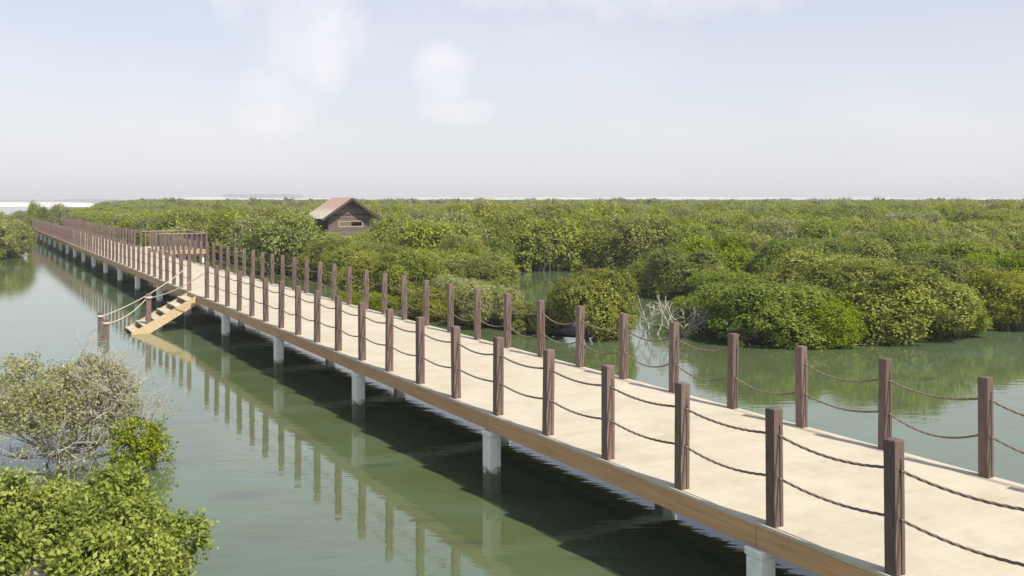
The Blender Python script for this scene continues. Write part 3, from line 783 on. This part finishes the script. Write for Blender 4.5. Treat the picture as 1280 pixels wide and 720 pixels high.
def th(x, y, w):
    h = 2.7 + 0.65 * slow(x, y) + rt.uniform(-.6, .6)
    s = -SN * x + CS * y; t = CS * x + SN * y
    if abs(x / y + 0.165) < 0.045 and y < HY + 1: h = min(h, 2.0)
    if y < 45: h = min(h, 2.6)
    if y < 47 and x < 4: h = min(h, 2.0 + 0.02 * (y - 30)) * rt.uniform(0.85, 1.05)
    if x < -0.40 * y and y > 100: h = min(h, 2.6)
    if rt.random() < 0.04 and 80 < y < 200: h += 0.5
    if y > 150: h = min(h, 3.3) + (rt.uniform(0.3, 0.9) if rt.random() < 0.05 else 0)
    return h
for (x, y, w) in near:
    q = rt.random() + 0.25 * slow(x * 1.7 + 20, y * 1.3)
    kind = 'bright' if q < 0.25 else ('olive' if q < 0.8 else 'grey')
    left = CS * x + SN * y < TL
    hh = th(x, y, w); xp = 640 + 1200 * x / y
    size = 'tall' if hh > 3.1 else ('low' if hh < 2.35 else ('broad' if w > 4.0 else 'middling'))
    kw = {'olive': 'olive green', 'bright': 'fresh green', 'grey': 'grey green'}[kind]
    if left: zone = 'on the far left bank of the channel'
    elif xp < 375: zone = 'behind the far railing, left of the bird hide'
    elif xp < 480: zone = 'close around the bird hide'
    elif xp < 620: zone = 'right of the bird hide'
    elif xp < 770: zone = 'behind the round bush and the pond'
    elif xp < 920: zone = 'behind the bleached branches'
    elif xp < 1100: zone = 'behind the bright green channel mangroves'
    else: zone = 'behind the large dome at the right'
    dist = ', front rows' if y < 48 else (', middle rows' if y < 66 else ', back rows')
    grp = ' '.join((size, kw, 'mangroves', zone + dist))
    tree(x, y, w, hh, kind, y < 52, ' '.join((size, kw, 'mangrove', zone + dist)), grp)
# two taller trees where the boardwalk meets the forest
tree(W(119, 7.2).x, W(119, 7.2).y, 2.2, 3.85, 'olive', False, 'taller narrow mangrove at the far left end of the boardwalk')
tree(W(119, 9.2).x, W(119, 9.2).y, 3.0, 3.6, 'grey', False, 'taller grey green mangrove closing off the far end of the boardwalk')

# beyond the individual trees: one forest object, crowns scattered with geometry nodes
def scatter(name, pts, srcs, label):
    rr = np.random.default_rng(len(pts)); n = len(pts)
    me = bpy.data.meshes.new(name); me.from_pydata([(x, y, 0.0) for x, y, w, h in pts], [], [])
    for an, arr in (('sc', np.array([(w, w, h / 0.68) for _, _, w, h in pts])), ('rt', np.stack([np.zeros(n), np.zeros(n), rr.uniform(0, 6.28, n)], 1))):
        a = me.attributes.new(an, 'FLOAT_VECTOR', 'POINT'); a.data.foreach_set('vector', arr.astype(np.float32).ravel())
    a = me.attributes.new('k', 'INT', 'POINT'); a.data.foreach_set('value', rr.integers(0, len(srcs), n).astype(np.int32))
    o = link(bpy.data.objects.new(name, me)); tag(o, label, kind='stuff')
    g = bpy.data.node_groups.new(name, 'GeometryNodeTree')
    g.interface.new_socket('Geometry', in_out='INPUT', socket_type='NodeSocketGeometry'); g.interface.new_socket('Geometry', in_out='OUTPUT', socket_type='NodeSocketGeometry')
    gi = g.nodes.new('NodeGroupInput'); go = g.nodes.new('NodeGroupOutput'); jn = g.nodes.new('GeometryNodeJoinGeometry')
    def attr(nm, ty):
        a = g.nodes.new('GeometryNodeInputNamedAttribute'); a.data_type = ty; a.inputs['Name'].default_value = nm
        return next(s for s in a.outputs if s.enabled)
    sc, ro, kk = attr('sc', 'FLOAT_VECTOR'), attr('rt', 'FLOAT_VECTOR'), attr('k', 'INT')
    for i, src in enumerate(srcs):
        oi = g.nodes.new('GeometryNodeObjectInfo'); oi.inputs['Object'].default_value = src; oi.inputs['As Instance'].default_value = True
        ip = g.nodes.new('GeometryNodeInstanceOnPoints')
        cp = g.nodes.new('FunctionNodeCompare'); cp.data_type = 'INT'; cp.operation = 'EQUAL'
        ins = [s for s in cp.inputs if s.enabled]
        g.links.new(kk, ins[0]); ins[1].default_value = i
        g.links.new(next(s for s in cp.outputs if s.enabled), ip.inputs['Selection'])
        g.links.new(gi.outputs[0], ip.inputs['Points']); g.links.new(oi.outputs['Geometry'], ip.inputs['Instance'])
        g.links.new(ro, ip.inputs['Rotation']); g.links.new(sc, ip.inputs['Scale']); g.links.new(ip.outputs[0], jn.inputs[0])
    g.links.new(jn.outputs[0], go.inputs[0])
    md = o.modifiers.new('scatter', 'NODES'); md.node_group = g
    return o
FLAT = [crown_mesh('crown', m_, 90 + i, nclust=260, per=5, leaf=0.075, nlobe=9, fill=160, low=0.1) for i, m_ in enumerate((M_lf_olive, M_lf_bright, M_lf_grey, M_lf_olive))]
# one forest, drawn from crowns of real trees: look up crown objects that use each mesh
def crown_obj(me):
    for o in bpy.data.objects:
        if o.data == me: return o
mids = [crown_obj(m_) for m_ in MO_ + MB_ + MG_]; mids = [o for o in mids if o]
far_m = [(x, y, w, th(x, y, w)) for x, y, w in far + rest if y < 230]
far_f = [(x, y, w, th(x, y, w) * (1.0 + 0.0002 * y)) for x, y, w in far + rest if y >= 230]
# low-detail crowns need a host object each: trees standing at the back of the forest
FO = []
for i, me in enumerate(FLAT):
    x, y, w, h = far_f[i * 7 + 3]
    r = empty('mangrove_tree', (x, y, 0), 0, 'mangrove tree far back towards the horizon, ' + ('well left', 'left of centre', 'at the left edge', 'a little farther left')[i] + ' of the forest', 'tree')
    FO.append(inst('crown', me, r, (0, 0, 0), (0, 0, 0), (w, w, h / 0.68)))
scatter('distant_forest', far_m, mids, 'continuous mangrove forest behind the nearer trees')
scatter('horizon_forest', far_f, FO, 'flat green mangrove forest running to the horizon')
print('TREES near', len(trees), 'mid', len(far_m), 'far', len(far_f))

# ------------------------------------------------------------------ bleached bare shrubs
def bare(name, x, y, h, seed, label, n=4, depth=3, lean=(0, 0), r0=0.03):
    root = empty(name, (x, y, 0), 0, label, 'dead shrub'); rr = random.Random(seed)
    for k in range(n):
        mb = MB(); tips = []
        a = rr.uniform(0, 6.28)
        grow(mb, Vector((rr.uniform(-.12, .12), rr.uniform(-.1, .1), -0.2)), Vector((0.75 * math.cos(a) + lean[0], 0.5 * math.sin(a) + lean[1], 0.9)).normalized(), h * 0.5, r0, depth, rr, tips, (2, 3), 0.55, 0.22, 0.2, 0.010)
        mb.obj('branch', M_pale_bark, root)
bare('bare_shrub', 5.25, 29.6, 1.25, 5, 'bleached bare branches rising from the water between the round bush and the bright green mangrove', 5, 3, (0.0, -0.2), 0.036)
bare('bare_shrub', 4.35, 30.0, 1.0, 8, 'smaller bleached bare shrub right beside the round olive bush', 4, 3, (0.1, -0.2), 0.032)
bare('bare_shrub', 10.9, 44.5, 1.5, 9, 'grey bare branches standing behind the bright green mangroves', 4, 3, (0.1, 0), 0.06)

# ------------------------------------------------------------------ the two near mangroves on the left
def near_bush(x, y, R, H, seed, label, nmain, depth, leafmat, leafsize, per, kids, bark, leafkeep, z0=-0.1, tipjit=0.05, Ry=1.0, spread=0.55):
    root = empty('mangrove_bush', (x, y, 0), 0, label, 'bush')
    rr = random.Random(seed); rng = np.random.default_rng(seed)
    tips = []
    mb = MB()
    for k in range(nmain):
        a = 6.283 * k / nmain + rr.uniform(-.3, .3); el = rr.uniform(0.15, 1.25)
        d = Vector((math.cos(a) * math.cos(el) * R / H * 1.1, math.sin(a) * math.cos(el) * Ry * R / H * 1.1, math.sin(el))).normalized()
        ln = math.sqrt((R * math.cos(el)) ** 2 + (H * math.sin(el)) ** 2)
        grow(mb, Vector((0.2 * R * math.cos(a), 0.2 * R * math.sin(a) * Ry, z0 + 0.25)), d, ln * 0.42, 0.028, depth, rr, tips, kids, spread, 0.22, 0.16, 0.0022)
        mb.obj('branch', bark, root); mb = MB()
    for k in range(9):     # prop roots
        a = rr.uniform(0, 6.28); q = R * rr.uniform(0.15, 0.5)
        mb.tube([(q * math.cos(a), q * math.sin(a) * Ry, -0.15), (q * .7 * math.cos(a), q * .7 * math.sin(a) * Ry, 0.15), (q * .3 * math.cos(a), q * .3 * math.sin(a) * Ry, 0.35)], [0.02, 0.018, 0.014], 5)
        mb.obj('prop_root', bark, root); mb = MB()
    T = np.array([t[0] for t in tips]); D = np.array([t[1] for t in tips])
    keep = leafkeep(T, rng); T, D = T[keep], D[keep]
    tw = np.clip(0.5 + 0.25 * np.sin(T[:, 0] * 5 + T[:, 2] * 4) + rng.normal(0, 0.15, len(T)), 0, 1)
    P = np.repeat(T, per, axis=0); DD = np.repeat(D, per, axis=0); n = len(P)
    P = P + rng.normal(size=(n, 3)) * tipjit - DD * rng.uniform(0, 0.07, n)[:, None]
    P[:, 2] = np.maximum(P[:, 2], 0.05)
    DD = DD * 0.5 + rng.normal(size=(n, 3)) * 0.7 + np.array([0, 0, 0.35]); DD /= np.linalg.norm(DD, axis=1)[:, None]
    v = leaf_quads(P, DD, leafsize, rng, 0.15, 0.5, np.tile(np.array([0.0, -0.25, 0.8]), (n, 1)))
    tint = np.clip(np.repeat(tw, per) + rng.normal(0, 0.17, n), 0, 1)
    inst('foliage', finish('foliage', v, tint, leafmat), root)
    print('bush', label[:30], 'tips', len(tips), 'leaves', n)
    return root
def lush(x, y, wx, wy, h, m_, seed, label, rz=0.0, leaf=0.06, nclust=2600, per=10, nlobe=26, lobe_r=(0.09, 0.17), twigs=10, fill=1500, bark=M_bark, low=0.02):
    root = empty('mangrove_bush', (x, y, 0), rz, label, 'bush')
    me = crown_mesh('foliage', m_, seed, nclust=nclust, per=per, leaf=leaf, nlobe=nlobe, lobe_r=lobe_r, fill=fill, low=low, dims=(wx, wy, h), face=(0.5, 0.45), jit=0.6, fsz=1.8)
    inst('foliage', me, root)
    rr = random.Random(seed); tips = []; mb = MB()
    for k in range(max(twigs, 5)):
        a = 6.283 * k / max(twigs, 5) + rr.uniform(-.3, .3); el = rr.uniform(0.3, 1.2)
        d = Vector((math.cos(a) * math.cos(el) * wx, math.sin(a) * math.cos(el) * wy, math.sin(el) * h * 2)).normalized()
        mb = MB()
        grow(mb, Vector((0.12 * wx * math.cos(a), 0.12 * wy * math.sin(a), -0.1)), d, 0.10 * (wx + h), 0.03, 2, rr, tips, (2, 3), 0.55, 0.2, 0.16, 0.003)
        mb.obj('branch', bark, root)
    return root
lush(-5.35, 9.25, 6.4, 4.0, 1.48, M_lf_near, 4, 'leafy yellow green mangrove bush filling the bottom left corner', leaf=0.056, nclust=7500, per=10, nlobe=85, lobe_r=(0.13, 0.33), fill=5500, twigs=0)
lush(-5.75, 14.9, 0.95, 0.8, 0.95, M_lf_bright, 14, 'small fresh green mangrove sprig at the right foot of the half bare bush', leaf=0.06, nclust=260, per=10, nlobe=12, lobe_r=(0.12, 0.24), twigs=4, fill=60)
def keepA(T, g):
    r = g.random(len(T)); bare_ = (T[:, 0] > 0.25) & (T[:, 2] > 0.8)
    return np.where(bare_, r < 0.25, r < 0.75)
hb = near_bush(-7.0, 15.2, 1.3, 1.4, 9, 'half bare mangrove bush with bleached twigs standing in the water on the left', 30, 4, M_lf_grey, 0.05, 6, (2, 3), M_twig, keepA, spread=0.85)
me = crown_mesh('leafy_crown', M_lf_pale, 77, nclust=2600, per=7, leaf=0.055, nlobe=34, lobe_r=(0.14, 0.32), fill=200, low=0.15, dims=(3.1, 2.4, 1.75), face=(0.4, 0.3), jit=0.8, fsz=1.4)
inst('leafy_crown', me, hb, (-0.25, 0, 0.2), (0, 0, 0.0))
rr = random.Random(21); mb = MB(); tips = []
for k in range(22):
    a = rr.uniform(-0.9, 1.2)
    grow(mb, Vector((0.35 + rr.uniform(-.2, .3), rr.uniform(-.4, .2), 0.9 + rr.uniform(-.15, .3))), Vector((0.55 * math.cos(a) + 0.1, 0.4 * math.sin(a) - 0.2, 0.8)).normalized(), 0.42, 0.014, 3, rr, tips, (2, 4), 0.8, 0.1, 0.25, 0.0035)
    mb.obj('bare_twig', M_pale_bark, hb); mb = MB()
